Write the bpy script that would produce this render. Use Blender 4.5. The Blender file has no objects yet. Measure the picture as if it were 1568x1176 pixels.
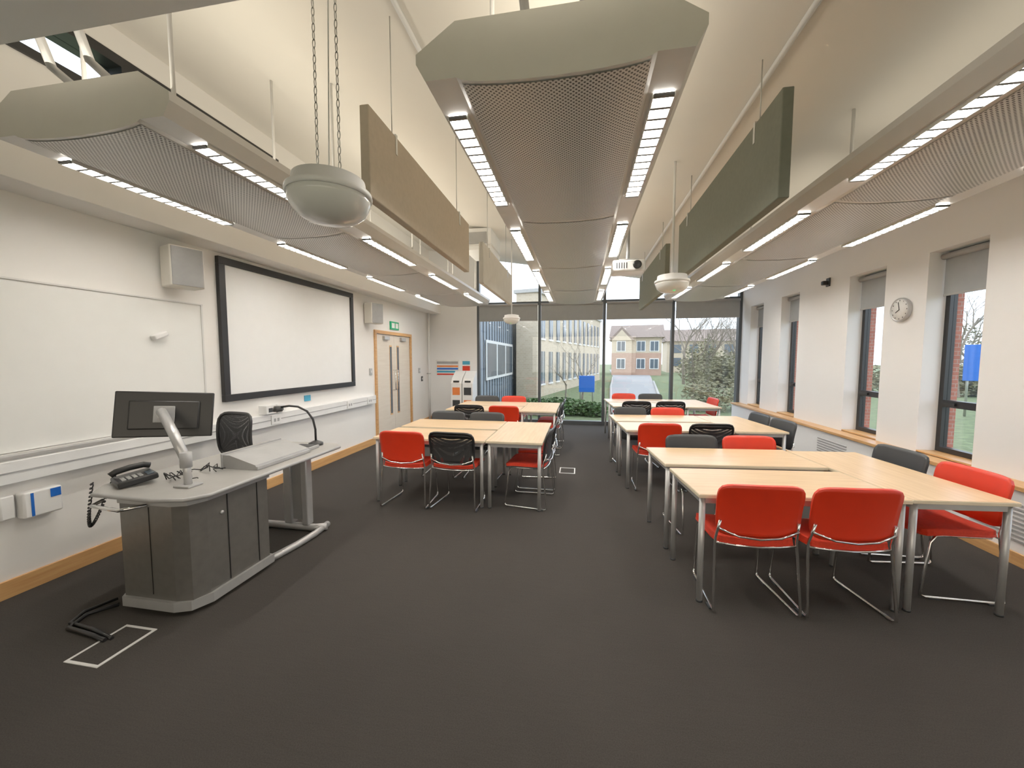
import bpy, bmesh, math, random
from mathutils import Vector, Matrix
random.seed(7)
S=bpy.context.scene
# ---------------------------------------------------------------- materials
def newmat(name):
    m=bpy.data.materials.new(name); m.use_nodes=True
    nt=m.node_tree; b=nt.nodes['Principled BSDF']; return m,nt,b
def mat(name,col,rough=.5,metal=0,var=.06,scale=8,bump=0,bscale=200,emis=0,coat=0):
    m,nt,b=newmat(name)
    tc=nt.nodes.new('ShaderNodeTexCoord')
    n=nt.nodes.new('ShaderNodeTexNoise'); n.inputs['Scale'].default_value=scale; n.inputs['Detail'].default_value=4
    nt.links.new(tc.outputs['Object'],n.inputs['Vector'])
    r=nt.nodes.new('ShaderNodeValToRGB')
    c=Vector(col)
    r.color_ramp.elements[0].position=.3; r.color_ramp.elements[1].position=.7
    r.color_ramp.elements[0].color=(*[max(0,x*(1-var)) for x in c],1)
    r.color_ramp.elements[1].color=(*[min(1,x*(1+var)) for x in c],1)
    nt.links.new(n.outputs['Fac'],r.inputs['Fac']); nt.links.new(r.outputs['Color'],b.inputs['Base Color'])
    b.inputs['Roughness'].default_value=rough; b.inputs['Metallic'].default_value=metal
    if coat: b.inputs['Coat Weight'].default_value=coat
    if bump:
        n2=nt.nodes.new('ShaderNodeTexNoise'); n2.inputs['Scale'].default_value=bscale
        nt.links.new(tc.outputs['Object'],n2.inputs['Vector'])
        bp=nt.nodes.new('ShaderNodeBump'); bp.inputs['Strength'].default_value=bump; bp.inputs['Distance'].default_value=.004
        nt.links.new(n2.outputs['Fac'],bp.inputs['Height']); nt.links.new(bp.outputs['Normal'],b.inputs['Normal'])
    if emis:
        b.inputs['Emission Color'].default_value=(*col,1); b.inputs['Emission Strength'].default_value=emis
    return m
def perf(name,col,scale=70,thr=.33,dark=.25,rough=.4,metal=.3):
    m,nt,b=newmat(name)
    tc=nt.nodes.new('ShaderNodeTexCoord'); mp=nt.nodes.new('ShaderNodeMapping'); mp.inputs['Rotation'].default_value=(0,0,math.radians(45))
    sep=nt.nodes.new('ShaderNodeSeparateXYZ'); cmb=nt.nodes.new('ShaderNodeCombineXYZ')
    nt.links.new(tc.outputs['Object'],sep.inputs[0])
    nt.links.new(sep.outputs['X'],cmb.inputs['X']); nt.links.new(sep.outputs['Y'],cmb.inputs['Y'])
    nt.links.new(cmb.outputs[0],mp.inputs['Vector'])
    v=nt.nodes.new('ShaderNodeTexVoronoi'); v.voronoi_dimensions='2D'; v.inputs['Scale'].default_value=scale; v.inputs['Randomness'].default_value=0
    nt.links.new(mp.outputs[0],v.inputs['Vector'])
    r=nt.nodes.new('ShaderNodeValToRGB'); e=r.color_ramp.elements
    e[0].position=thr-.06; e[1].position=thr+.04
    e[0].color=(*[x*dark for x in col],1); e[1].color=(*col,1)
    nt.links.new(v.outputs['Distance'],r.inputs['Fac']); nt.links.new(r.outputs['Color'],b.inputs['Base Color'])
    b.inputs['Roughness'].default_value=rough; b.inputs['Metallic'].default_value=metal
    return m
def wood(name,c1,c2,rough=.35,axis='X',scale=3):
    m,nt,b=newmat(name)
    tc=nt.nodes.new('ShaderNodeTexCoord'); mp=nt.nodes.new('ShaderNodeMapping')
    mp.inputs['Scale'].default_value=(1,14,14) if axis=='X' else (14,1,14)
    nt.links.new(tc.outputs['Object'],mp.inputs[0])
    n=nt.nodes.new('ShaderNodeTexNoise'); n.inputs['Scale'].default_value=scale; n.inputs['Detail'].default_value=6
    nt.links.new(mp.outputs[0],n.inputs['Vector'])
    r=nt.nodes.new('ShaderNodeValToRGB'); r.color_ramp.elements[0].position=.3; r.color_ramp.elements[1].position=.72
    r.color_ramp.elements[0].color=(*c1,1); r.color_ramp.elements[1].color=(*c2,1)
    nt.links.new(n.outputs['Fac'],r.inputs['Fac']); nt.links.new(r.outputs['Color'],b.inputs['Base Color'])
    b.inputs['Roughness'].default_value=rough
    return m
def brick(name,c1,c2,mortar,scale=4):
    m,nt,b=newmat(name)
    tc=nt.nodes.new('ShaderNodeTexCoord')
    sep=nt.nodes.new('ShaderNodeSeparateXYZ'); cmb=nt.nodes.new('ShaderNodeCombineXYZ'); ad=nt.nodes.new('ShaderNodeMath')
    nt.links.new(tc.outputs['Object'],sep.inputs[0])
    nt.links.new(sep.outputs['X'],ad.inputs[0]); nt.links.new(sep.outputs['Y'],ad.inputs[1])
    nt.links.new(ad.outputs[0],cmb.inputs['X']); nt.links.new(sep.outputs['Z'],cmb.inputs['Y'])
    t=nt.nodes.new('ShaderNodeTexBrick'); t.inputs['Scale'].default_value=scale
    t.inputs['Color1'].default_value=(*c1,1); t.inputs['Color2'].default_value=(*c2,1); t.inputs['Mortar'].default_value=(*mortar,1)
    nt.links.new(cmb.outputs[0],t.inputs['Vector']); nt.links.new(t.outputs['Color'],b.inputs['Base Color'])
    b.inputs['Roughness'].default_value=.85
    return m
def carpet():
    m,nt,b=newmat('carpet')
    tc=nt.nodes.new('ShaderNodeTexCoord')
    n=nt.nodes.new('ShaderNodeTexNoise'); n.inputs['Scale'].default_value=180; n.inputs['Detail'].default_value=3
    n3=nt.nodes.new('ShaderNodeTexNoise'); n3.inputs['Scale'].default_value=.9; n3.inputs['Detail'].default_value=5
    mp=nt.nodes.new('ShaderNodeMapping'); mp.inputs['Scale'].default_value=(6,90,1)
    w=nt.nodes.new('ShaderNodeTexNoise'); w.inputs['Scale'].default_value=1.0; w.inputs['Detail'].default_value=3
    nt.links.new(tc.outputs['Object'],mp.inputs[0]); nt.links.new(mp.outputs[0],w.inputs['Vector'])
    for x in(n,n3): nt.links.new(tc.outputs['Object'],x.inputs['Vector'])
    r=nt.nodes.new('ShaderNodeValToRGB'); r.color_ramp.elements[0].color=(.031,.028,.026,1); r.color_ramp.elements[1].color=(.056,.050,.045,1)
    r.color_ramp.elements[0].position=.3; r.color_ramp.elements[1].position=.65
    a=nt.nodes.new('ShaderNodeMath'); a.operation='MULTIPLY_ADD'; a.inputs[1].default_value=.12
    c=nt.nodes.new('ShaderNodeMath'); c.operation='MULTIPLY_ADD'; c.inputs[1].default_value=.25
    h=nt.nodes.new('ShaderNodeMath'); h.operation='MULTIPLY'; h.inputs[1].default_value=.6
    nt.links.new(n.outputs['Fac'],h.inputs[0]); nt.links.new(n3.outputs['Fac'],c.inputs[0]); nt.links.new(h.outputs[0],c.inputs[2])
    nt.links.new(w.outputs['Fac'],a.inputs[0]); nt.links.new(c.outputs[0],a.inputs[2])
    nt.links.new(a.outputs[0],r.inputs['Fac']); nt.links.new(r.outputs['Color'],b.inputs['Base Color'])
    b.inputs['Roughness'].default_value=.95
    b.inputs['Specular IOR Level'].default_value=.15
    bp=nt.nodes.new('ShaderNodeBump'); bp.inputs['Strength'].default_value=.4; bp.inputs['Distance'].default_value=.003
    nt.links.new(a.outputs[0],bp.inputs['Height']); nt.links.new(bp.outputs['Normal'],b.inputs['Normal'])
    return m
def glassmat(name,tint=(.97,.99,1),g=.05):
    m=bpy.data.materials.new(name); m.use_nodes=True; nt=m.node_tree; nt.nodes.clear()
    o=nt.nodes.new('ShaderNodeOutputMaterial'); mx=nt.nodes.new('ShaderNodeMixShader'); t=nt.nodes.new('ShaderNodeBsdfTransparent'); gl=nt.nodes.new('ShaderNodeBsdfGlossy')
    t.inputs[0].default_value=(*tint,1); gl.inputs['Roughness'].default_value=.02; mx.inputs[0].default_value=g
    nt.links.new(t.outputs[0],mx.inputs[1]); nt.links.new(gl.outputs[0],mx.inputs[2]); nt.links.new(mx.outputs[0],o.inputs[0])
    return m
def meshfab(name,col,open_=.35):
    m,nt,b=newmat(name)
    tc=nt.nodes.new('ShaderNodeTexCoord'); v=nt.nodes.new('ShaderNodeTexVoronoi'); v.inputs['Scale'].default_value=130; v.inputs['Randomness'].default_value=0
    nt.links.new(tc.outputs['Object'],v.inputs['Vector'])
    lt=nt.nodes.new('ShaderNodeMath'); lt.operation='GREATER_THAN'; lt.inputs[1].default_value=open_
    nt.links.new(v.outputs['Distance'],lt.inputs[0]); nt.links.new(lt.outputs[0],b.inputs['Alpha'])
    b.inputs['Base Color'].default_value=(*col,1); b.inputs['Roughness'].default_value=.6
    return m

M={}
M['wallL']=mat('wall_paint_cream',(.85,.83,.80),.7,var=.012,scale=2,bump=.05)
M['wall']=mat('wall_paint_white',(.86,.86,.86),.7,var=.012,scale=2,bump=.05)
M['ceil']=mat('ceiling_paint',(.79,.76,.70),.8,var=.02,scale=1.5)
M['white']=mat('white_plastic',(.84,.84,.83),.4,var=.02)
M['offw']=mat('powder_coat_white',(.70,.69,.67),.35,var=.02)
M['cap']=mat('cream_enamel',(.76,.73,.66),.4,var=.02)
M['perf']=perf('perforated_steel',(.66,.65,.63),62,.32,.08,.35,.1)
M['carpet']=carpet()
M['beech']=wood('beech_trim',(.56,.28,.10),(.70,.40,.16),axis='Y')
M['desk']=wood('maple_laminate',(.64,.42,.22),(.76,.54,.32),rough=.3)
M['edge']=mat('table_edging',(.72,.62,.45),.4)
M['door']=wood('door_veneer',(.70,.62,.52),(.76,.69,.59),axis='Y')
M['black']=mat('black_plastic',(.009,.009,.010),.4)
M['blackm']=mat('black_frame',(.012,.012,.013),.4)
M['dark']=mat('charcoal_plastic',(.03,.033,.037),.45)
M['red']=mat('red_plastic',(.70,.028,.006),.36,var=.05)
M['redf']=mat('red_fabric',(.70,.034,.009),.8,var=.1,scale=60,bump=.4,bscale=400)
M['chrome']=mat('chrome',(.78,.78,.77),.12,1,var=.01)
M['silver']=mat('silver_paint',(.50,.50,.50),.35,.5)
M['steel']=mat('galvanised_steel',(.5,.5,.48),.4,.8)
M['screen']=mat('projection_screen',(.86,.87,.87),.6,var=.01)
M['wb']=mat('whiteboard_enamel',(.84,.84,.81),.22,var=.01)
M['tan']=mat('tan_felt',(.44,.375,.29),.95,var=.04,scale=30,bump=.2)
M['green']=mat('olive_felt',(.17,.18,.14),.95,var=.05,scale=30,bump=.2)
M['greyf']=mat('pale_felt',(.55,.53,.48),.95,var=.04)
M['lect']=mat('lectern_laminate',(.155,.148,.135),.3,.35,var=.08,scale=20)
M['lecttop']=mat('lectern_top',(.33,.32,.30),.35,var=.05)
M['cons']=mat('console_metal',(.36,.36,.355),.4,.25)
M['grey']=mat('grey_plastic',(.36,.36,.36),.45)
M['blind']=mat('grey_roller_blind',(.34,.36,.37),.8,var=.03)
M['alu']=mat('window_frame_grey',(.08,.09,.10),.4,.4)
M['glass']=glassmat('window_glass')
M['fillglass']=glassmat('warm_fill_glass',(1,.90,.76))  # tint warms the daylight from the added window behind the camera
M['bowl']=mat('frosted_bowl',(.78,.79,.76),.14,var=.02,coat=.3)
M['lamp']=mat('lamp_tube',(1,.935,.84),.5,var=0,emis=38)
M['louv']=mat('louvre_aluminium',(.06,.058,.053),.4)
M['mesh']=meshfab('chair_mesh',(.02,.02,.022))
M['blue']=mat('blue_enamel',(.01,.12,.55),.4)
M['exitg']=mat('exit_green',(.0,.25,.10),.4,emis=.3)
M['led']=mat('status_led',(.05,.7,.2),.4,emis=.5)
M['orange']=mat('orange_label',(.80,.20,.04),.5)
M['paper']=mat('paper',(.82,.82,.8),.7)
M['cyan']=mat('cyan_tag',(.05,.35,.55),.5)
M['redb']=brick('red_brick',(.38,.10,.06),(.46,.14,.09),(.42,.30,.25),6)
M['rose']=brick('weathered_brick',(.40,.22,.15),(.48,.28,.20),(.5,.4,.33),4)
M['buff']=brick('buff_brick',(.50,.40,.28),(.58,.48,.35),(.6,.53,.42),3)
M['clad']=mat('zinc_cladding',(.22,.27,.33),.5,.2)
M['roof']=mat('slate_roof',(.24,.18,.15),.8,var=.15)
M['winx']=mat('distant_window',(.08,.11,.14),.15)
M['winw']=mat('white_upvc',(.75,.75,.73),.5)
M['grass']=mat('grass',(.12,.155,.065),.95,var=.35,scale=5,bump=.5)
M['asph']=mat('asphalt',(.30,.30,.305),.9,var=.08)
M['kerb']=mat('kerb_concrete',(.42,.41,.39),.9)
M['bark']=mat('bark',(.20,.165,.125),.9,var=.2,scale=12)
M['leaf']=mat('evergreen_leaf',(.06,.12,.03),.8,var=.4,scale=3)
M['leafb']=mat('olive_brown_leaf',(.19,.18,.10),.85,var=.4,scale=3)

# ---------------------------------------------------------------- mesh builder
class MB:
    def __init__(s): s.bm=bmesh.new(); s.mats=[]
    def mi(s,k):
        if k not in s.mats: s.mats.append(k)
        return s.mats.index(k)
    def face(s,vs,k,sm=False):
        try: f=s.bm.faces.new(vs)
        except ValueError: return None
        f.material_index=s.mi(k); f.smooth=sm; return f
    def box(s,x0,x1,y0,y1,z0,z1,k,bev=0,T=None,seg=2):
        P=[(x,y,z) for x in(x0,x1) for y in(y0,y1) for z in(z0,z1)]
        v=[s.bm.verts.new(T@Vector(p) if T else p) for p in P]
        fs=[s.face([v[i] for i in q],k) for q in((0,1,3,2),(4,6,7,5),(0,4,5,1),(2,3,7,6),(0,2,6,4),(1,5,7,3))]
        if bev:
            es=set(e for f in fs for e in f.edges)
            r=bmesh.ops.bevel(s.bm,geom=list(es),offset=bev,segments=seg,affect='EDGES',profile=.5)
            for f in r['faces']: f.material_index=s.mi(k); f.smooth=True
    def tube(s,pts,r,k,n=8,closed=False,r1=None,caps=True):
        pts=[Vector(p) for p in pts]; N=len(pts); rings=[]
        up=None
        for i,p in enumerate(pts):
            if closed: t=(pts[(i+1)%N]-pts[i-1])
            else: t=(pts[min(i+1,N-1)]-pts[max(i-1,0)])
            if t.length<1e-9: t=Vector((0,0,1))
            t.normalize()
            if up is None:
                up=Vector((0,0,1)) if abs(t.z)<.9 else Vector((1,0,0))
            u=(up-t*up.dot(t))
            if u.length<1e-6: u=t.orthogonal()
            u.normalize(); up=u; w=t.cross(u)
            rr=r if r1 is None else r+(r1-r)*i/max(1,N-1)
            rings.append([s.bm.verts.new(p+(u*math.cos(a)+w*math.sin(a))*rr) for a in[2*math.pi*j/n for j in range(n)]])
        for i in range(N if closed else N-1):
            A=rings[i];B=rings[(i+1)%N]
            for j in range(n): s.face([A[j],A[(j+1)%n],B[(j+1)%n],B[j]],k,True)
        if caps and not closed:
            s.face(rings[0][::-1],k); s.face(rings[-1],k)
    def lathe(s,prof,c,k,n=32,T=None):
        c=Vector(c); rings=[]
        for (r,z) in prof:
            ring=[]
            for j in range(n):
                a=2*math.pi*j/n; p=Vector((max(r,1e-4)*math.cos(a),max(r,1e-4)*math.sin(a),z))
                if T: p=T@p
                ring.append(s.bm.verts.new(p+c))
            rings.append(ring)
        for A,B in zip(rings,rings[1:]):
            for j in range(n): s.face([A[j],A[(j+1)%n],B[(j+1)%n],B[j]],k,True)
        s.face(rings[0],k); s.face(rings[-1],k)
    def prism(s,poly,a,b,k,axis='y',sm=False,capk=None):
        def P(u,v,t): return {'y':(u,t,v),'x':(t,u,v),'z':(u,v,t)}[axis]
        A=[s.bm.verts.new(P(u,v,a)) for u,v in poly]; B=[s.bm.verts.new(P(u,v,b)) for u,v in poly]
        n=len(poly)
        for i in range(n): s.face([A[i],A[(i+1)%n],B[(i+1)%n],B[i]],k,sm)
        s.face(A[::-1],capk or k); s.face(B,capk or k)
    def surf(s,fn,nu,nv,th,k):
        def p(u,v): return Vector(fn(u,v))
        e=1e-3; top=[];bot=[]
        for i in range(nu+1):
            a=[];b=[]
            for j in range(nv+1):
                u=-1+2*i/nu; v=-1+2*j/nv; q=p(u,v)
                nn=(p(u+e,v)-p(u-e,v)).cross(p(u,v+e)-p(u,v-e)); nn.normalize()
                a.append(s.bm.verts.new(q+nn*th/2)); b.append(s.bm.verts.new(q-nn*th/2))
            top.append(a);bot.append(b)
        for i in range(nu):
            for j in range(nv):
                s.face([top[i][j],top[i+1][j],top[i+1][j+1],top[i][j+1]],k,True)
                s.face([bot[i][j],bot[i][j+1],bot[i+1][j+1],bot[i+1][j]],k,True)
        for i in range(nu):
            s.face([top[i][0],bot[i][0],bot[i+1][0],top[i+1][0]],k); s.face([top[i][nv],top[i+1][nv],bot[i+1][nv],bot[i][nv]],k)
        for j in range(nv):
            s.face([top[0][j],top[0][j+1],bot[0][j+1],bot[0][j]],k); s.face([top[nu][j],bot[nu][j],bot[nu][j+1],top[nu][j+1]],k)
    def mesh(s,name):
        bmesh.ops.recalc_face_normals(s.bm,faces=s.bm.faces[:])
        me=bpy.data.meshes.new(name); s.bm.to_mesh(me); s.bm.free()
        for k in s.mats: me.materials.append(M[k])
        return me
    def obj(s,name,loc=(0,0,0),rz=0):
        return inst(s.mesh(name),name,loc,rz)
def inst(me,name,loc=(0,0,0),rz=0):
    o=bpy.data.objects.new(name,me); S.collection.objects.link(o); o.location=loc; o.rotation_euler=(0,0,rz); return o
R=math.radians
def cz(x): return 3.67-.16*x    # ceiling height

# ---------------------------------------------------------------- room shell
XL,XR,YB,YF=-3.75,3.5,9.3,-2.2
b=MB(); b.box(XL-.3,XR+.25,YF-.2,YB+.25,-.12,0,'carpet'); b.obj('floor')
b=MB(); b.prism([(XL-.3,cz(XL-.3)),(XR+.45,cz(XR+.45)),(XR+.45,cz(XR+.45)+.2),(XL-.3,cz(XL-.3)+.2)],YF-.2,YB+.25,'ceil'); b.obj('ceiling')
def wallx(b,x0,x1,y0,y1,z0,z1,ops,k):
    ops=sorted(ops); y=y0
    for (a,c,d,e) in ops:
        b.box(x0,x1,y,a,z0,z1,k)
        if d>z0: b.box(x0,x1,a,c,z0,d,k)
        if e<z1: b.box(x0,x1,a,c,e,z1,k)
        y=c
    b.box(x0,x1,y,y1,z0,z1,k)
b=MB(); wallx(b,XL-.25,XL,YF,YB,0,4.31,[(.8,4.4,3.66,4.06),(6.65,8.1,0,2.06)],'wallL'); b.obj('wall_left')
# clerestory
b=MB()
for (z0,z1) in((3.66,3.72),(3.98,4.06)): b.box(XL-.2,XL+.02,.8,4.4,z0,z1,'blackm')
for y in(.8,2.72,4.34): b.box(XL-.2,XL+.02,y,y+.06,3.72,3.98,'blackm')
b.box(XL-.12,XL-.11,.86,2.72,3.72,3.98,'glass'); b.box(XL-.1,XL-.09,2.78,4.34,3.72,3.98,'wall')
b.obj('window_5')
# bulkhead on left wall
b=MB(); b.box(XL,XL+.3,YF,YB,2.7,2.93,'wallL',.006); b.obj('trim_left_bulkhead')
wins=[(-1.4,-.8),(0.2,.8),(2.2,2.8),(4.1,4.69),(5.25,5.87),(7.05,7.62),(8.3,8.86)]  # first two openings are added, out of view, to light the near room
b=MB(); wallx(b,XR,XR+.25,YF,YB+.25,0,3.10,[(a,c,.62,2.67) for a,c in wins],'wall'); b.obj('wall_right')
b=MB(); wallx(b,XR+.251,XR+.33,YF,YB+.25,-.3,3.03,[(a,c,.62,2.67) for a,c in wins],'redb'); b.obj('brick_facing')
# wall behind the camera; its glazed opening is added for frontal fill light
gx=[-2.6,-1.2,.2,1.6,2.9]
b=MB(); b.box(XL-.25,gx[0],YF-.2,YF,0,4.3,'wall'); b.box(gx[-1],XR+.25,YF-.2,YF,0,4.3,'wall'); b.box(gx[0],gx[-1],YF-.2,YF,0,.7,'wall'); b.box(gx[0],gx[-1],YF-.2,YF,2.8,4.3,'wall'); b.obj('wall_front')
b=MB()
for x in gx: b.box(x-.03,x+.03,YF-.15,YF-.05,.7,2.8,'alu')
b.box(gx[0],gx[-1],YF-.15,YF-.05,.7,.76,'alu'); b.box(gx[0],gx[-1],YF-.15,YF-.05,2.74,2.8,'alu'); b.box(gx[0],gx[-1],YF-.11,YF-.10,.76,2.74,'fillglass'); b.obj('window_2')  # made-up window, lets fill light onto surfaces facing the camera
b=MB(); b.box(XL-.25,-2.52,YB,YB+.25,0,4.3,'wall'); b.obj('wall_back')
b=MB(); b.box(XL,XR,1.12,1.42,3.02,4.28,'wall'); b.obj('trim_ceiling_downstand')
# casing along right wall with beech top
b=MB(); b.box(3.35,XR-.002,YF,YB-.02,0,.58,'wall')
for y in [1.0,3.3,5.5,7.6]:
    for i in range(9): b.box(3.343,3.35,y,y+.6,.18+i*.035,.195+i*.035,'grey')
b.obj('radiator_casing')
b=MB(); b.box(3.32,XR,YF,YB-.02,.58,.615,'beech',.004)
for a,c in wins: b.box(XR,XR+.2,a+.002,c-.002,.60,.635,'beech')
b.obj('trim_window_sill')
b=MB(); b.box(3.33,3.349,YF,YB-.02,0,.10,'beech',.003); b.obj('baseboard_right')
b=MB(); b.box(XL,XL+.02,YF,6.58,0,.12,'beech',.003); b.box(XL,XL+.02,8.17,YB,0,.12,'beech',.003); b.obj('baseboard_left')
b=MB(); b.box(XL+.02,-2.55,YB-.02,YB,0,.12,'beech',.003); b.obj('baseboard_back')
# right windows; the first two are unseen, added for daylight
for i,(a,c) in enumerate(wins):
    b=MB(); x0,x1=XR+.17,XR+.235; z0,z1=.637,2.67; f=.05
    b.box(x0,x1,a,a+f,z0,z1,'blackm'); b.box(x0,x1,c-f,c,z0,z1,'blackm'); b.box(x0,x1,a+f,c-f,z0,z0+f,'blackm'); b.box(x0,x1,a+f,c-f,z1-f,z1,'blackm')
    b.box(x0,x1,a+f,c-f,1.10,1.17,'blackm')
    b.box(x0-.02,x0,c-.2,c-.05,1.12,1.15,'blackm')
    b.box(x0+.03,x0+.036,a+f,c-f,z0+f,z1-f,'glass'); b.obj('window_%d'%(i+6))
    b=MB(); b.box(x0-.035,x0-.03,a+.015,c-.015,2.24,2.6,'blind'); b.tube([(x0-.05,a+.01,2.62),(x0-.05,c-.01,2.62)],.03,'grey',12)
    b.box(x0-.04,x0-.026,a+.015,c-.015,2.225,2.245,'grey'); b.obj('roller_blind')
# back curtain wall
ms=[-2.49,-.97,.55,2.07,3.47]
b=MB()
for m in ms: b.box(m-.03,m+.03,YB,YB+.14,.0,cz(m)-.0,'alu')
for i in range(4):
    a,c=ms[i]+.03,ms[i+1]-.03
    for z0,z1 in((0,.09),(2.88,2.95)): b.box(a,c,YB+.01,YB+.13,z0,z1,'alu')
    b.box(a,c,YB+.06,YB+.068,.09,2.88,'glass'); b.box(a,c,YB+.06,YB+.068,2.95,min(cz(a),cz(c)),'glass')
b.obj('window_1')
for i in range(4):
    a,c=ms[i]+.04,ms[i+1]-.04
    b=MB(); b.box(a,c,YB-.045,YB-.04,2.5,2.86,'blind'); b.tube([(a,YB-.05,2.87),(c,YB-.05,2.87)],.03,'grey',12); b.box(a,c,YB-.052,YB-.034,2.485,2.505,'grey'); b.obj('roller_blind')

# door (double)
b=MB(); f=.06
b.box(XL-.05,XL+.03,6.59,6.65,0,2.12,'beech'); b.box(XL-.05,XL+.03,8.1,8.16,0,2.12,'beech'); b.box(XL-.05,XL+.03,6.65,8.1,2.06,2.12,'beech')
for (y0,y1,s) in((6.655,7.372,1),(7.378,8.095,-1)):
    b.box(XL-.04,XL,y0,y1,.01,2.055,'door',.003)
    vy=y1-.2 if s>0 else y0+.1
    b.box(XL-.002,XL+.004,vy,vy+.1,.45,1.85,'beech'); b.box(XL+.004,XL+.007,vy+.015,vy+.085,.48,1.82,'winx')
    hy=y1-.05 if s>0 else y0+.05
    b.tube([(XL,hy,.95),(XL+.05,hy,.95),(XL+.05,hy,1.35),(XL,hy,1.35)],.01,'chrome')
    b.box(XL,XL+.05,(y0+y1)/2-.1,(y0+y1)/2+.1,1.95,2.02,'silver',.005)
b.obj('door_1')
b=MB(); b.box(XL+.001,XL+.03,7.2,7.55,2.17,2.33,'exitg',.003); b.box(XL+.03,XL+.032,7.24,7.36,2.2,2.30,'paper'); b.box(XL+.03,XL+.032,7.40,7.51,2.2,2.30,'paper'); b.obj('exit_sign')
b=MB(); b.tube([(XL+.05,9.1,0),(XL+.05,9.1,2.7)],.025,'white',10); b.box(XL,XL+.08,9.06,9.14,1.2,1.22,'silver'); b.obj('heating_pipe')
# trunking
b=MB(); b.box(XL+.001,XL+.07,YF,6.5,.77,.92,'white',.005); b.box(XL+.07,XL+.073,YF,6.5,.84,.85,'grey')
for y in(1.2,1.5,3.6,4.05,5.6,6.2):
    b.box(XL+.07,XL+.082,y,y+.15,.79,.9,'white',.003)
    for dy in(.035,.09): b.box(XL+.082,XL+.084,y+dy,y+dy+.03,.82,.86,'grey')
b.obj('trunking_rail')
b=MB()
for y in(3.95,4.12): b.box(XL+.085,XL+.11,y,y+.12,.93,1.03,'white',.003); b.box(XL+.11,XL+.112,y+.03,y+.09,.95,1.0,'dark')
b.box(XL,XL+.085,3.95,4.24,.925,1.03,'white'); b.obj('power_socket')
for y,z,k in((8.6,1.3,'silver'),(8.75,1.1,'dark'),(6.45,1.35,'silver')):
    b=MB(); b.box(XL+.001,XL+.015,y-.045,y+.045,z-.06,z+.06,k,.003); b.box(XL+.015,XL+.022,y-.012,y+.012,z-.02,z+.02,'white'); b.obj('light_switch')
# whiteboard
b=MB(); b.box(XL+.001,XL+.02,.4,3.28,.97,2.12,'wb')
b.box(XL+.001,XL+.03,.4,3.3,2.12,2.132,'offw'); b.box(XL+.001,XL+.03,3.28,3.295,.97,2.12,'offw'); b.box(XL+.001,XL+.06,.4,3.28,.95,.965,'offw'); b.obj('whiteboard')
b=MB(); T=Matrix.Translation((XL+.05,2.86,1.80))@Matrix.Rotation(R(25),4,'X'); b.box(-.026,.03,-.06,.06,-.02,.02,'white',.008,T); b.obj('whiteboard_eraser')
# projection screen
b=MB(); y0,y1,z0,z1=3.48,5.9,1.13,2.66; f=.075
b.box(XL+.001,XL+.045,y0,y1,z0,z0+f,'black',.004); b.box(XL+.001,XL+.045,y0,y1,z1-f,z1,'black',.004)
b.box(XL+.001,XL+.045,y0,y0+f,z0+f,z1-f,'black',.004); b.box(XL+.001,XL+.045,y1-f,y1,z0+f,z1-f,'black',.004)
b.box(XL+.001,XL+.02,y0+f,y1-f,z0+f,z1-f,'screen'); b.obj('projection_screen')
b=MB(); b.box(XL+.001,XL+.01,4.72,4.84,1.0,1.08,'cyan'); b.obj('asset_label')
# speakers
for y,z in((3.02,2.42),(6.35,2.38)):
    b=MB(); b.box(0,.05,-.05,.05,-.05,.05,'grey')
    T=Matrix.Translation((.15,0,0))@Matrix.Rotation(R(-18),4,'Z')
    b.box(-.1,.09,-.13,.13,-.18,.18,'cap',.012,T); b.box(.09,.098,-.12,.12,-.17,.17,'grey',.003,T)
    for i in range(30): b.box(.098,.1,-.115,.115,-.163+i*.011,-.157+i*.011,'cons',0,T)
    b.obj('loudspeaker',(XL+.001,y,z))
# wall call box
b=MB(); b.box(XL+.001,XL+.08,1.92,2.12,.51,.69,'white',.012); b.box(XL+.08,XL+.083,2.055,2.11,.62,.68,'blue'); b.box(XL+.08,XL+.083,1.955,1.97,.52,.68,'blue'); b.box(XL+.001,XL+.045,1.83,1.90,.53,.69,'white',.01); b.obj('call_point_box')
# clock
b=MB(); T=Matrix.Rotation(R(-90),4,'Y'); yc=4.98
b.lathe([(.0,0),(.125,0),(.13,.01),(.13,.035),(.12,.04),(.115,.03),(0,.03)],(XR,yc,2.13),'silver',36,T)
b.lathe([(0,.031),(.114,.031),(.114,.032),(0,.032)],(XR,yc,2.13),'paper',36,T)
for k in range(12):
    a=k*math.pi/6; b.box(XR-.0345,XR-.033,yc+.1*math.sin(a)-.004,yc+.1*math.sin(a)+.004,2.13+.1*math.cos(a)-.006,2.13+.1*math.cos(a)+.006,'black')
b.tube([(XR-.036,yc,2.13),(XR-.036,yc+.05,2.13-.03)],.004,'black',6); b.tube([(XR-.036,yc,2.13),(XR-.036,yc+.02,2.13+.085)],.003,'black',6)
b.obj('clock')
b=MB(); b.box(XR-.02,XR-.001,6.27,6.35,2.62,2.74,'dark',.004); b.box(XR-.09,XR-.02,6.28,6.34,2.64,2.70,'black',.01); b.obj('motion_sensor')

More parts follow.
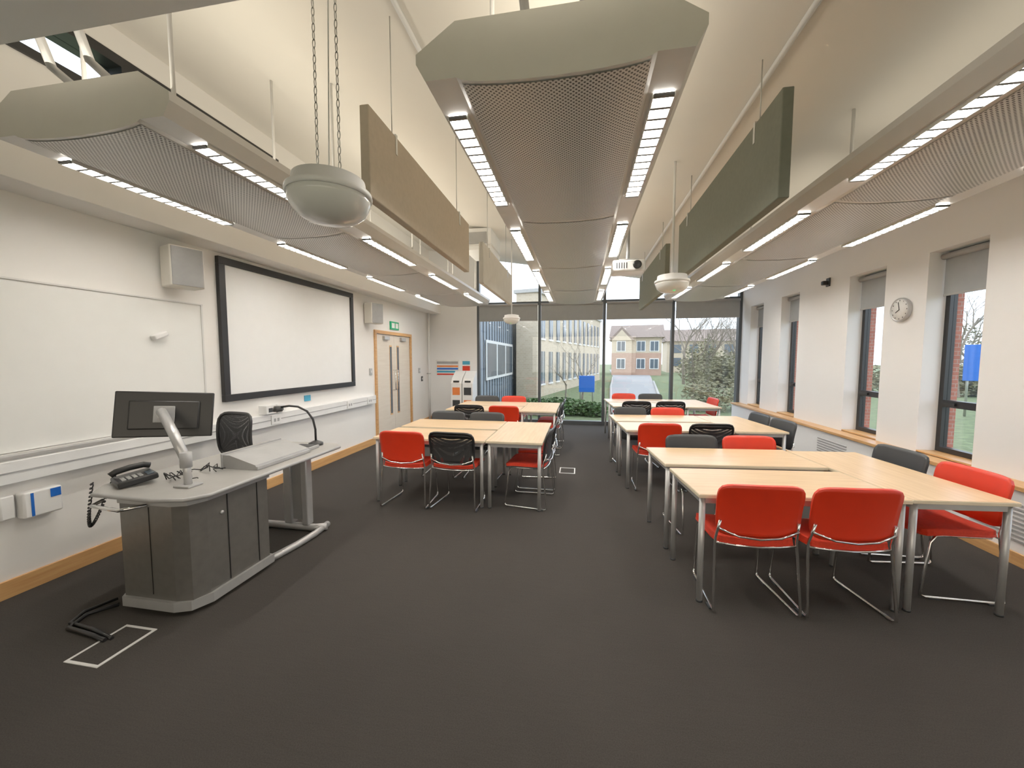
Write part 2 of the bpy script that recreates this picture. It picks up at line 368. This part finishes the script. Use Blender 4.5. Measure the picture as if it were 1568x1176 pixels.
# posters
def poster(x0,x1,z0,z1,rows,name):
    b=MB(); b.box(x0,x1,YB-.008,YB-.001,z0,z1,'paper')
    for (a,c,d,e,k) in rows: b.box(x0+(x1-x0)*a,x0+(x1-x0)*c,YB-.01,YB-.008,z0+(z1-z0)*d,z0+(z1-z0)*e,k)
    b.obj(name)
poster(-3.6,-2.98,1.15,1.55,[(.05,.95,.75,.9,'grey'),(.05,.95,.55,.65,'orange'),(.05,.95,.38,.5,'blue'),(.05,.95,.2,.32,'cyan'),(.05,.95,.05,.14,'red')],'poster')
poster(-2.92,-2.68,1.25,1.55,[(.1,.9,.1,.5,'red'),(.1,.9,.6,.9,'cyan')],'poster')
# recycling bins
for x,ks in((-3.02,('orange','dark')),(-2.74,('dark','orange'))):
    b=MB(); b.box(0,.26,0,.36,0,1.0,'white',.01); b.prism([(0,1.0),(.36,1.0),(.36,1.28),(.1,1.12)],0,.26,'white','x')
    for i,k in enumerate(ks): b.box(.04,.22,-.004,0,.62-.3*i+.1,.80-.3*i+.1,k)
    b.box(.06,.20,.0,.03,1.02,1.06,'black'); b.obj('recycling_bin',(x,8.75,0))
# ceiling duct box
b=MB(); b.box(-2.1,-1.6,6.9,7.7,3.55,3.935,'white',.01); b.box(-2.12,-1.58,6.88,7.72,3.62,3.64,'offw'); b.box(-2.02,-1.68,6.885,6.9,3.66,3.86,'grey'); b.obj('ventilation_duct')

# ---------------------------------------------------------------- chilled beams
def beam(cx,name,w=.42):
    b=MB(); L=6.6; hp=.39
    outl=[(-.57,.07),(-.57,.11),(-.40,.22),(.40,.22),(.57,.11),(.57,.07),(.53,0),(.395,0)]
    curve=[(hp*math.cos(math.pi*t/12),-.04*math.sin(math.pi*t/12)) for t in range(1,12)]
    prof=outl+[(x,z) for x,z in curve]+[(-.395,0),(-.53,0)]
    b.prism(prof,0,L,'offw','y',capk='cap')
    n=14
    for s in range(4):
        y0=.02+s*1.65; y1=y0+1.61
        A=[];B=[]
        for i in range(n+1):
            x=-.375+.75*i/n; z=-.04*math.sqrt(max(0,1-(x/hp)**2))-.004
            A.append(b.bm.verts.new((x,y0,z))); B.append(b.bm.verts.new((x,y1,z)))
        for i in range(n): b.face([A[i],A[i+1],B[i+1],B[i]],'perf',True)
        for sx in(-1,1):
            xa,xb=(.422,.508) if sx>0 else (-.508,-.422)
            ya,yb=y0+.22,y0+1.28
            b.box(xa,xb,ya,yb,-.006,-.002,'lamp')
            for xx in(xa-.006,xb): b.box(xx,xx+.006,ya,yb,-.02,0,'offw')
            nn=13
            for k in range(nn+1):
                yy=ya+k*(yb-ya)/nn; b.box(xa,xb,yy-.008,yy+.008,-.02,-.006,'louv')
    for y in(.25,1.65,3.3,4.95,6.4):
        for x in(-.3,.3): b.tube([(x,y,.2),(x,y,cz(cx+x)-2.75)],.011,'offw',8)
    b.tube([(.12,.1,.26),(.12,6.5,.26)],.035,'white',10); b.tube([(-.12,.1,.26),(-.12,6.5,.26)],.035,'white',10)
    for x in (-.12,.12): b.tube([(x,.1,.26),(x,.0,.30),(x,-.05,.45),(x,-.05,cz(cx+x)-2.75)],.02,'silver',10)
    b.obj(name,(cx,1.6,2.75))
for cx in(-2.5,-.12,2.2): beam(cx,'chilled_beam_light')
# uplights on the beams
for cx,p in((-2.5,22),(-.12,24),(2.2,4)):
    for y in(2.5,4.9,7.2):
        l=bpy.data.lights.new('beam_uplight','AREA'); l.shape='RECTANGLE'; l.size=.6; l.size_y=2.1; l.energy=p/3; l.color=(1,.89,.70)
        o=bpy.data.objects.new('beam_uplight',l); S.collection.objects.link(o); o.location=(cx,y,3.06); o.rotation_euler=(math.pi,0,0)
# baffles
def baffle(x,y0,y1,z0,z1,k):
    b=MB(); b.box(x-.03,x+.03,y0,y1,z0,z1,k,.006)
    for y in(y0+.35,y1-.35):
        b.tube([(x,y,z1-.01),(x,y,cz(x))],.004,'steel',6); b.box(x-.034,x+.034,y-.012,y+.012,z1-.12,z1+.012,'steel')
    b.obj('acoustic_baffle')
baffle(-1.28,2.2,4.3,2.57,3.10,'tan'); baffle(-1.28,4.95,7.0,2.57,3.1,'greyf')
baffle(1.12,2.47,4.75,2.5,3.1,'green'); baffle(1.12,5.45,7.7,2.5,3.1,'green')
for x in(-1.18,1.2):
    b=MB(); b.tube([(x,1.43,cz(x)-.02),(x,9.2,cz(x)-.02)],.018,'white',8); b.obj('ceiling_conduit')
# domes
def dome(x,y,z,name):
    b=MB(); q_=.96
    b.lathe([(r*q_,h*q_) for r,h in[(0,.085),(.10,.085),(.145,.075),(.152,.03),(.172,.025),(.175,.01),(.172,.0)]],(0,0,0),'white',40)
    b.lathe([(r*q_,h*q_) for r,h in[(.168,.005),(.165,-.02),(.147,-.06),(.108,-.09),(.06,-.105),(0,-.11)]],(0,0,0),'bowl',40)
    h=cz(x)-z
    if name=='chain':
        for sx in(-1,1):
            n=int((h-.08)/.03)
            for i in range(n):
                zz=.08+(i+.5)*(h-.08)/n; d=.006
                pts=[]
                for q in range(8):
                    a=q*math.pi/4; o=d*math.cos(a); v=.018*math.sin(a)
                    pts.append((sx*.05+(o if i%2 else 0),(0 if i%2 else o),zz+v))
                b.tube(pts,.002,'steel',5,closed=True)
        b.tube([(.0,0,.08),(.02,.0,h*.5),(0,0,h)],.003,'white',6)
    else:
        b.tube([(0,0,.08),(0,0,h)],.012,'white',8); b.lathe([(0,0),(.012,0),(.012,.004),(0,.004)],(0,-.1,-.094),'led',12)
    b.obj('dome_pendant_light',(x,y,z))
dome(-1.03,1.49,2.26,'chain'); dome(.9,4.15,2.35,'rod'); dome(-1.33,7.5,2.36,'rod')
# projector
b=MB(); b.box(-.17,.17,-.14,.14,-.06,.06,'white',.02); b.lathe([(0,0),(.04,0),(.045,.03),(.03,.035),(0,.02)],(.08,-.14,0),'black',20,Matrix.Rotation(R(90),4,'X'))
for i in range(5): b.box(-.13+i*.025,-.12+i*.025,-.145,-.139,-.03,.03,'dark')
b.tube([(0,0,.06),(0,0,cz(.5)-2.58)],.02,'silver',12); b.box(-.1,.1,-.1,.1,.06,.075,'silver'); b.obj('ceiling_projector',(.5,4.45,2.58))

# ---------------------------------------------------------------- furniture
def table_mesh():
    b=MB(); L,W,H=1.26,.6,.73
    b.box(-L/2,L/2,-W/2,W/2,H-.025,H-.002,'edge',.003); b.box(-L/2+.003,L/2-.003,-W/2+.003,W/2-.003,H-.002,H,'desk')
    x,y=L/2-.035,W/2-.035
    for sx in(-1,1):
        for sy in(-1,1):
            b.tube([(sx*x,sy*y,0.012),(sx*x,sy*y,H-.025)],.019,'silver',14); b.tube([(sx*x,sy*y,0),(sx*x,sy*y,.012)],.021,'dark',12)
        b.box(sx*x-.012,sx*x+.012,-y,y,H-.065,H-.025,'silver')
        b.box(-x,x,sx*y-.012,sx*y+.012,H-.065,H-.025,'silver')
    return b.mesh('classroom_table')
TM=table_mesh()
def group(ox,oy,rot,gap=.085):
    c,s=math.cos(rot),math.sin(rot)
    for (x,y,r) in((.63,.3,0),(.63,.9+gap,0),(1.26+.012+.3,.643,math.pi/2)):
        inst(TM,'classroom_table',(ox+c*x-s*y,oy+s*x+c*y,0),rot+r)
def rr(u,v,k=.13): return u*(1-k*abs(v)**7), v*(1-k*abs(u)**7)
def chair_mesh(kind):
    b=MB()
    bk={'red':'red','mesh':'dark','dark':'dark'}[kind]; sk={'red':'redf','mesh':'redf','dark':'dark'}[kind]
    def seat(u,v):
        a,c=rr(u,v,.08); x=a*.235; y=c*.215+.0
        z=.455+.012*a*a-.03*max(0,c-.5)**2*4*.6+ .012*max(0,-c-.6)
        return(x,y,z)
    b.surf(seat,14,14,.028,sk)
    def seat2(u,v):
        x,y,z=seat(u,v); return(x*1.015,y*1.01,z-.02)
    b.surf(seat2,12,12,.012,bk)
    def back(u,v,inset=1.0):
        a,c=rr(u,v,.10); a*=inset;c*=inset
        z=.665+c*.17; x=a*(.246+.006*c)
        y=-.215-.045*(c+1)/2-.02*(1-a*a)-.012*(c)**2+.02
        return(x,y,z)
    if kind=='mesh':
        per=[]
        for i in range(12): per.append((-1+2*i/12,-1))
        for i in range(12): per.append((1,-1+2*i/12))
        for i in range(12): per.append((1-2*i/12,1))
        for i in range(12): per.append((-1,1-2*i/12))
        b.tube([back(u,v,.97) for u,v in per],.013,'black',8,closed=True)
        b.surf(lambda u,v:back(u,v,.96),10,8,.002,'mesh')
        b.surf(lambda u,v:back(u,.82+.12*v,.95),10,2,.012,'black')
    else:
        b.surf(back,16,12,.016,bk)
    for s in(-1,1):
        p=[(s*.225,-.235,.60),(s*.232,-.215,.52),(s*.236,-.20,.47),(s*.240,-.205,.40),(s*.252,-.245,.05),(s*.252,-.245,.02),(s*.248,-.225,.011),
           (s*.222,.19,.011),(s*.218,.215,.02),(s*.216,.215,.05),(s*.212,.17,.38),(s*.210,.14,.425),(s*.21,.10,.430),(s*.21,-.18,.430)]
        b.tube(p,.0085,'chrome',10)
        for y in(-.18,.14): b.box(s*.252-.012 if y<0 else s*.225-.012,s*.252+.012 if y<0 else s*.225+.012,y-.03,y+.03,0,.012,'dark')
    b.tube([(-.21,.13,.425),(.21,.13,.425)],.008,'chrome',8); b.tube([(-.238,-.20,.44),(-.12,-.222,.435),(0,-.23,.433),(.12,-.222,.435),(.238,-.20,.44)],.008,'chrome',8)
    b.tube([(-.228,-.235,.545),(-.12,-.252,.505),(0,-.258,.495),(.12,-.252,.505),(.228,-.235,.545)],.007,'chrome',8)
    return b.mesh({'red':'red_sled_chair','mesh':'mesh_back_chair','dark':'charcoal_sled_chair'}[kind])
CM={k:chair_mesh(k) for k in('red','mesh','dark')}
def chair(k,x,y,rz=0): inst(CM[k],CM[k].name,(x,y,0),R(rz))
# right front
group(.76,2.58,R(5),.11)
chair('red',1.08,2.76,3); chair('red',1.615,2.80,5)
chair('red',2.46,3.14,93); chair('dark',2.44,3.72,95)
chair('dark',1.12,3.80,185); chair('red',1.66,3.84,185)
# right mid
group(.56,4.78,R(5)); chair('red',.92,4.97,4); chair('mesh',1.5,5.02,5); chair('red',1.35,5.98,184); chair('dark',.80,5.95,186); chair('dark',2.25,5.22,96); chair('dark',2.2,5.75,95)
# right far
group(.6,7.12,R(4)); chair('mesh',.98,7.3,4); chair('mesh',1.56,7.36,5); chair('red',.95,8.32,184); chair('dark',1.5,8.34,184); chair('red',2.28,7.9,94)
# left front
group(-2.24,3.87,0); chair('red',-1.84,3.98,0); chair('mesh',-1.29,4.0,-3); chair('dark',-1.85,5.0,180); chair('dark',-1.28,5.0,180); chair('mesh',-.55,4.2,85); chair('mesh',-.53,4.8,92)
# left mid
group(-2.24,6.2,0); chair('mesh',-1.78,6.28,0); chair('red',-1.2,6.28,0); chair('dark',-1.85,7.35,180); chair('red',-1.3,7.35,180); chair('mesh',-.55,6.5,90); chair('mesh',-.53,7.1,90)

# ---------------------------------------------------------------- lectern
b=MB()
x0,x1,y0,y1=-2.92,-2.33,1.9,2.5
def plan(g): return [(x0-g,y1+g),(x0-g,y0+.12),(x0+.08,y0-g),(x1-.12,y0-g),(x1-.03,y0+.03-g*.7),(x1+g,y0+.12),(x1+g,y1+g)]
b.prism(plan(0),.09,.72,'lect','z'); b.prism(plan(.02),.03,.09,'cons','z'); b.prism(plan(.012),.695,.72,'cons','z')
for (px,py) in((x0+.08,y0+.1),(x1-.1,y0+.1),(x0+.08,y1-.08),(x1-.1,y1-.08)): b.tube([(px,py,0),(px,py,.03)],.03,'dark',12)
b.box(x1+.001,x1+.005,2.16,2.165,.1,.69,'black'); b.box(x1+.001,x1+.005,2.40,2.405,.1,.69,'black')
b.lathe([(0,0),(.012,0),(.012,.008),(0,.008)],(x1,2.12,.58),'silver',12,Matrix.Rotation(R(90),4,'Y'))
b.box(x0+.30,x0+.303,y0-.004,y0-.001,.12,.68,'black')
top=[(-3.1,3.38),(-3.1,2.0),(-2.98,1.86),(-2.5,1.84),(-2.33,1.88),(-2.26,1.98),(-2.26,3.30),(-2.34,3.38)]
b.prism(top,.735,.762,'lecttop','z')
b.tube([(x,y,.748) for x,y in top],.014,'cons',8,closed=True)
b.tube([(-2.97,1.90,.70),(-2.95,1.83,.69),(-2.7,1.80,.69),(-2.60,1.88,.70)],.011,'chrome',8)
b.box(-2.70,-2.62,3.08,3.16,.06,.735,'silver',.01); b.box(-2.50,-2.44,3.06,3.14,.06,.735,'silver',.01); b.box(-2.62,-2.5,3.10,3.12,.1,.7,'cons')
b.tube([(-2.95,3.1,.035),(-2.4,3.1,.035),(-2.30,3.14,.035)],.032,'silver',12)
b.tube([(-2.4,2.45,.03),(-2.36,2.6,.03),(-2.33,2.8,.03),(-2.32,3.0,.03),(-2.34,3.2,.03)],.028,'silver',12)
b.box(-2.95,-2.35,2.5,3.3,.70,.735,'cons')
b.obj('lectern_desk')
# console
b=MB()
P=[(-2.66,.763),(-2.36,.763),(-2.375,.80),(-2.60,.865),(-2.66,.865)]
b.prism(P,2.45,3.02,'cons','y'); b.box(-2.665,-2.655,2.44,3.03,.764,.875,'grey'); b.box(-2.37,-2.355,2.45,3.02,.764,.79,'grey',.003); b.obj('control_console')
b=MB()
b.box(-2.60,-2.40,3.06,3.2,.763,.79,'grey',.004); b.box(-2.585,-2.415,3.075,3.185,.79,.793,'black'); b.obj('media_control_panel')
# gooseneck lamp
b=MB(); b.lathe([(0,0),(.065,0),(.065,.02),(.035,.035),(.014,.045)],(0,0,0),'black',24)
b.tube([(0,0,.03),(.0,0,.15),(-.015,-.01,.25),(-.06,-.03,.33),(-.13,-.06,.375),(-.20,-.09,.385),(-.27,-.12,.375)],.010,'black',10)
b.lathe([(0,0.01),(.03,.01),(.045,-.03),(.04,-.04),(0,-.02)],(-.29,-.13,.375),'black',20); b.obj('gooseneck_desk_lamp',(-2.50,3.285,.763))
# monitor + arm
b=MB(); d=Vector((.45,.36)).normalized(); ang=math.atan2(d.y,d.x)
T=Matrix.Translation((-3.0,2.33,1.185))@Matrix.Rotation(ang,4,'Z')@Matrix.Rotation(R(4),4,'Y')@Matrix.Rotation(R(-8),4,'X')
b.box(-.28,.28,-.012,.018,-.165,.165,'black',.008,T); b.box(-.20,.20,-.03,-.012,-.11,.1,'black',.01,T); b.box(-.265,.265,.018,.02,-.15,.155,'winx',0,T)
b.box(-.06,.06,-.045,-.03,-.06,.06,'grey',.004,T)
hp=T@Vector((0,-.06,0))
e=hp+Vector((.05,-.05,0)); base=Vector((-2.52,2.07,.763))
b.tube([T@Vector((0,-.04,0)),e],.025,'silver',14)
el=base+Vector((-.02,.01,.17))
b.tube([e+Vector((0,0,.03)),e+(el-e)*.5+Vector((0,0,.03)),el],.03,'silver',14); b.tube([el+Vector((0,0,.03)),base],.022,'silver',14); b.tube([el+Vector((0,0,.05)),el-Vector((0,0,.05))],.033,'grey',14)
b.box(base.x-.06,base.x+.06,base.y-.05,base.y+.05,.7635,.775,'grey',.003)
b.obj('monitor_on_arm')
# phone
b=MB(); T=Matrix.Rotation(R(-25),4,'Z')@Matrix.Rotation(R(8),4,'X')
b.box(-.11,.11,-.1,.1,.0,.04,'black',.01,T)
b.tube([T@Vector(p) for p in((-.075,-.10,.06),(-.075,-.07,.075),(-.075,0,.08),(-.075,.07,.075),(-.075,.10,.06))],.02,'black',12)
for i in range(3):
    for j in range(4): b.box(.0+i*.03,.02+i*.03,-.07+j*.028,-.052+j*.028,.04,.045,'grey',0,T)
b.box(0,.09,.05,.085,.04,.044,'winx',0,T)
pts=[]
for i in range(260):
    t=i/259; a=t*2*math.pi*34
    cx=-.13-.13*math.sin(math.pi*min(1,t*1.0)); cy=-.03-.12*t; czz=.03-.32*math.sin(math.pi*t)
    pts.append((cx+.010*math.cos(a),cy+.010*math.sin(a)*.5,czz+.010*math.sin(a)))
b.tube(pts,.004,'black',5)
b.obj('desk_telephone',(-2.93,2.06,.778))
# cables on desk
b=MB()
for k in range(7):
    p=[Vector((-2.78+.2*random.random(),2.14+.25*random.random(),.772))]
    for i in range(7):
        p.append(p[-1]+Vector((random.uniform(-.05,.05),random.uniform(-.06,.07),0))); p[-1].z=.772+random.random()*.05
        p[-1].x=min(-2.36,max(-2.80,p[-1].x)); p[-1].y=min(2.42,max(2.14,p[-1].y))
    p[0].z=.768; p[-1].z=.768
    b.tube(p,.004,'black',6)
b.obj('cable_tangle')
b=MB(); b.tube([(-2.9,1.9,.02),(-3.0,1.80,.012),(-2.95,1.68,.012),(-2.75,1.66,.012),(-2.62,1.64,.012)],.012,'black',8)
b.tube([(-2.98,1.95,.02),(-3.05,1.82,.010),(-3.0,1.72,.01),(-2.8,1.70,.01),(-2.6,1.66,.01)],.010,'black',8); b.obj('floor_cable')
b=MB()
for (a,c,d,e) in((-2.66,-2.44,1.485,1.50),(-2.66,-2.44,1.76,1.775),(-2.66,-2.645,1.5,1.76),(-2.455,-2.44,1.5,1.76)): b.box(a,c,d,e,.0,.004,'offw')
b.box(-2.645,-2.455,1.5,1.76,0,.003,'carpet'); b.obj('floor_socket_box')
b=MB()
for (a,c,d,e) in((-.42,-.2,5.45,5.465),(-.42,-.2,5.71,5.725),(-.42,-.405,5.465,5.71),(-.215,-.2,5.465,5.71)): b.box(a+.15,c+.15,d-.15,e-.15,.0,.004,'offw')
b.obj('floor_socket_box')
# operator chair
b=MB()
def ob(u,v):
    a,c=rr(u,v,.12); return(a*.22,.02*(a*a)-.03*c*c,.80+c*.22)
b.surf(ob,12,12,.004,'mesh')
per=[(-1+2*i/10,-1) for i in range(10)]+[(1,-1+2*i/10) for i in range(10)]+[(1-2*i/10,1) for i in range(10)]+[(-1,1-2*i/10) for i in range(10)]
b.tube([ob(u,v) for u,v in per],.016,'black',8,closed=True)
def os_(u,v):
    a,c=rr(u,v,.1); return(a*.22,c*.2+.22,.46+.01*a*a)
b.surf(os_,10,10,.06,'dark')
b.tube([(0,-.02,.75),(0,-.05,.55),(0,.05,.42),(0,.2,.42)],.025,'black',10); b.tube([(0,.22,.43),(0,.22,.08)],.03,'silver',14)
for k in range(5):
    a=k*2*math.pi/5+.3; p=Vector((.25*math.cos(a),.22+.25*math.sin(a),.07))
    b.tube([(0,.22,.11),p],.018,'black',8); b.lathe([(0,-.03),(.012,-.03),(.03,-.015),(.03,.015),(.012,.03),(0,.03)],(p.x,p.y,.03),'black',14,Matrix.Rotation(R(90),4,'X')@Matrix.Rotation(a,4,'Y'))
b.obj('operator_chair',(-3.36,3.25,0.03),R(172))

# ---------------------------------------------------------------- exterior
b=MB(); b.box(-60,80,-30,110,-.5,-.2,'grass'); b.obj('ground_lawn')
b=MB(); b.prism([(1.1,10.8),(2.7,10.8),(3.3,17),(6.6,38),(9.5,60),(4.4,60),(3.0,36),(1.9,24),(1.1,13)],-.2,-.17,'asph','z'); b.obj('road')
b=MB(); b.tube([(1.05,10.9,-.15),(1.05,13.2,-.15),(1.85,24,-.15),(2.95,36,-.15)],.07,'kerb',6); b.tube([(2.75,11.0,-.15),(3.35,17,-.15),(5.4,30,-.15)],.07,'kerb',6); b.obj('road_kerb')
b=MB(); b.box(-3.0,4.8,9.6,10.8,-.2,-.15,'kerb'); b.obj('paving_path')
# zinc clad building
b=MB(); b.box(-9,-3.1,10.4,23,-.2,3.3,'clad'); b.box(-9,-3.02,10.35,23.05,3.3,3.42,'alu')
y=10.5
while y<23: b.box(-3.1,-3.075,y,y+.03,-.2,3.3,'alu'); y+=.42
for (a,c) in((12.4,17.4),):
    b.box(-3.07,-3.04,a,c,.85,2.2,'winw')
    for i in range(3): b.box(-3.04,-3.03,a+.12+i*1.65,a+1.55+i*1.65,.95,2.1,'winx')
b.obj('zinc_clad_building')
# buff brick building (angled)
b=MB(); Lb=15.6; b.box(0,Lb,0,1.0,-.2,4.5,'buff'); b.box(3,Lb,1.0,7,-.2,4.5,'buff'); b.box(-.1,Lb+.1,-.1,1.1,4.5,4.65,'kerb')
for i in range(12):
    for z in(.4,2.5): b.box(.5+i*1.25,1.05+i*1.25,-.04,0,z,z+1.5,'winx'); b.box(.45+i*1.25,1.1+i*1.25,-.06,0,z-.08,z,'winw'); b.box(.75+i*1.25,.79+i*1.25,-.05,0,z,z+1.5,'winw')
b.obj('buff_brick_building',(-1.9,17.2,0),math.atan2(15.2,3.5))
# brick house
b=MB(); W=4.9; b.box(0,W,0,6,-.2,2.1,'rose'); b.box(0,W,0,6,2.1,3.7,'buff')
b.prism([(-.4,3.7),(6.4,3.7),(3,5.2)],-.3,W+.3,'roof','x')
b.prism([(-.3,3.4),(2.3,3.4),(1.0,4.8)],-.7,3,'roof','y'); b.prism([(0,3.4),(2.0,3.4),(1.0,4.5)],-.75,2,'buff','y'); b.box(0,2.0,-.6,0,-.2,2.1,'rose'); b.box(0,2.0,-.6,0,2.1,3.4,'buff')
for x in(.55,2.5,3.8):
    for z in(.5,2.3):
        yy=-.6 if x<2 else 0
        b.box(x-.05,x+.85,yy-.05,yy,z-.05,z+1.05,'winw'); b.box(x+.03,x+.37,yy-.07,yy-.04,z+.03,z+.97,'winx'); b.box(x+.43,x+.77,yy-.07,yy-.04,z+.03,z+.97,'winx')
b.obj('brick_house',(3.3,42,0),R(-8))
b=MB(); b.box(0,10,0,6,-.2,3.6,'buff'); b.prism([(-.4,3.6),(6.4,3.6),(3,5.2)],-.3,10.3,'roof','x')
for i in range(5):
    for z in(.6,2.2): b.box(.6+i*1.9,1.6+i*1.9,-.05,0,z,z+1.0,'winx')
b.obj('rendered_house',(10.5,50,0),R(-6))
# brick building seen through the right windows
b=MB(); b.box(0,5,0,40,-.2,4.2,'rose'); b.prism([(-.4,4.2),(5.4,4.2),(2.5,5.6)],-.3,40.3,'roof','y')
for i in range(12):
    for z in(.6,2.6): b.box(-.05,0,1.2+i*3.2,2.6+i*3.2,z,z+1.1,'winx'); b.box(-.08,0,1.1+i*3.2,2.7+i*3.2,z-.1,z,'winw')
b.obj('brick_terrace',(52,6,0))
# blue signs
b=MB(); b.box(-.28,.28,-.02,.02,.35,.95,'blue',.01)
for s in(-.22,.22): b.tube([(s,.04,-.2),(s,.04,.95)],.03,'steel',10)
b.obj('blue_sign',(.25,14.3,0))
b=MB(); b.box(-.55,.55,-.03,.03,.9,2.0,'blue',.01)
for s in(-.45,.45): b.tube([(s,.04,-.2),(s,.04,2.0)],.03,'steel',10)
b.obj('blue_sign',(12.0,13.7,0),R(-40))
def leaves(b,c,rad,n,k,size=.12):
    c=Vector(c)
    for i in range(n):
        v=Vector((random.gauss(0,1),random.gauss(0,1),random.gauss(0,1))); v.normalize(); v*=random.random()**.4
        p=c+Vector((v.x*rad[0],v.y*rad[1],v.z*rad[2])); s=size*random.uniform(.6,1.3)
        q=Matrix.Rotation(random.random()*6.28,3,'Z')@Matrix.Rotation(random.random()*6.28,3,'X')
        f=[b.bm.verts.new(p+q@Vector(w)*s) for w in((-.5,0,0),(0,-.3,0),(.5,0,.1),(0,.3,0))]; b.face(f,k)
def branch(b,p,d,l,r,dep):
    m=p+d*l*.5+Vector((random.uniform(-.05,.05),random.uniform(-.05,.05),0))*l; e=p+d*l
    b.tube([p,m,e],r,'bark',5 if dep>2 else 3,r1=r*.6,caps=False)
    if dep==0: return
    for i in range(3):
        ax=Vector((random.uniform(-1,1),random.uniform(-1,1),random.uniform(-.3,.6))); nd=(d*1.0+ax*.75).normalized(); nd.z=abs(nd.z)*.8+.12; nd.normalize()
        branch(b,p+d*l*random.uniform(.55,1),nd,l*random.uniform(.6,.8),r*.5,dep-1)
for (x,y,h,ivy) in((4.5,16.6,1.5,1),(5.4,18.4,1.7,1),(6.4,17.0,1.5,1),(6.6,21.5,1.9,1),(7.0,28,2.4,0),(8.6,22.5,1.9,1),(.1,16.5,1.1,0),(-.5,14.8,.8,0),(12.5,27,2.4,1),(15.5,12,2,0),(17,20.8,2.2,0),(20,24,2.4,1)):
    b=MB(); branch(b,Vector((0,0,-.2)),Vector((0,0,1)),h,.07*h/1.5,5)
    if ivy: leaves(b,(0,0,h*.75),(.42,.42,h*.75),800,'leafb',.12)
    b.obj('bare_tree',(x,y,0))
for (x,y,sx,sy,h) in((-.8,12.3,1.5,.5,.5),(.4,12.2,.5,.5,.4),(4.2,13.9,.8,.7,1.0),(5.5,14.2,.7,.8,1.2),(6.8,13.9,.6,.7,1.2),(8.8,25.5,2.0,.8,1.7),(11,33,3.5,1,2.2),(13,22,3,1,1.4),(19,21.5,3,1,1.5)):
    b=MB(); leaves(b,(0,0,h*.45-.2),(sx,sy,h*.65),int(1500*min(2,sx)),'leaf' if h<1 else 'leafb',.12 if y<20 else .25); b.obj('shrub',(x,y,0))

# ---------------------------------------------------------------- world, camera
w=bpy.data.worlds.new('overcast_sky'); S.world=w; w.use_nodes=True; nt=w.node_tree; bg=nt.nodes['Background']
tc=nt.nodes.new('ShaderNodeTexCoord'); n=nt.nodes.new('ShaderNodeTexNoise'); n.inputs['Scale'].default_value=2.5; n.inputs['Detail'].default_value=5
mp=nt.nodes.new('ShaderNodeMapping'); mp.inputs['Scale'].default_value=(1,1,3); nt.links.new(tc.outputs['Generated'],mp.inputs[0]); nt.links.new(mp.outputs[0],n.inputs['Vector'])
r=nt.nodes.new('ShaderNodeValToRGB'); r.color_ramp.elements[0].position=.38; r.color_ramp.elements[1].position=.62
r.color_ramp.elements[0].color=(.68,.80,.96,1); r.color_ramp.elements[1].color=(.93,.96,1,1)
nt.links.new(n.outputs['Fac'],r.inputs['Fac']); nt.links.new(r.outputs['Color'],bg.inputs['Color']); bg.inputs['Strength'].default_value=2.1

cam=bpy.data.cameras.new('camera'); co=bpy.data.objects.new('camera',cam); S.collection.objects.link(co)
cam.sensor_width=36; cam.lens=590/1568*36; cam.clip_start=.05; cam.clip_end=300
co.location=(0,0,1.6); co.rotation_euler=(R(90-3.88),0,R(10.0)); S.camera=co
S.view_settings.view_transform='Standard'; S.view_settings.exposure=.5; S.view_settings.gamma=1.17
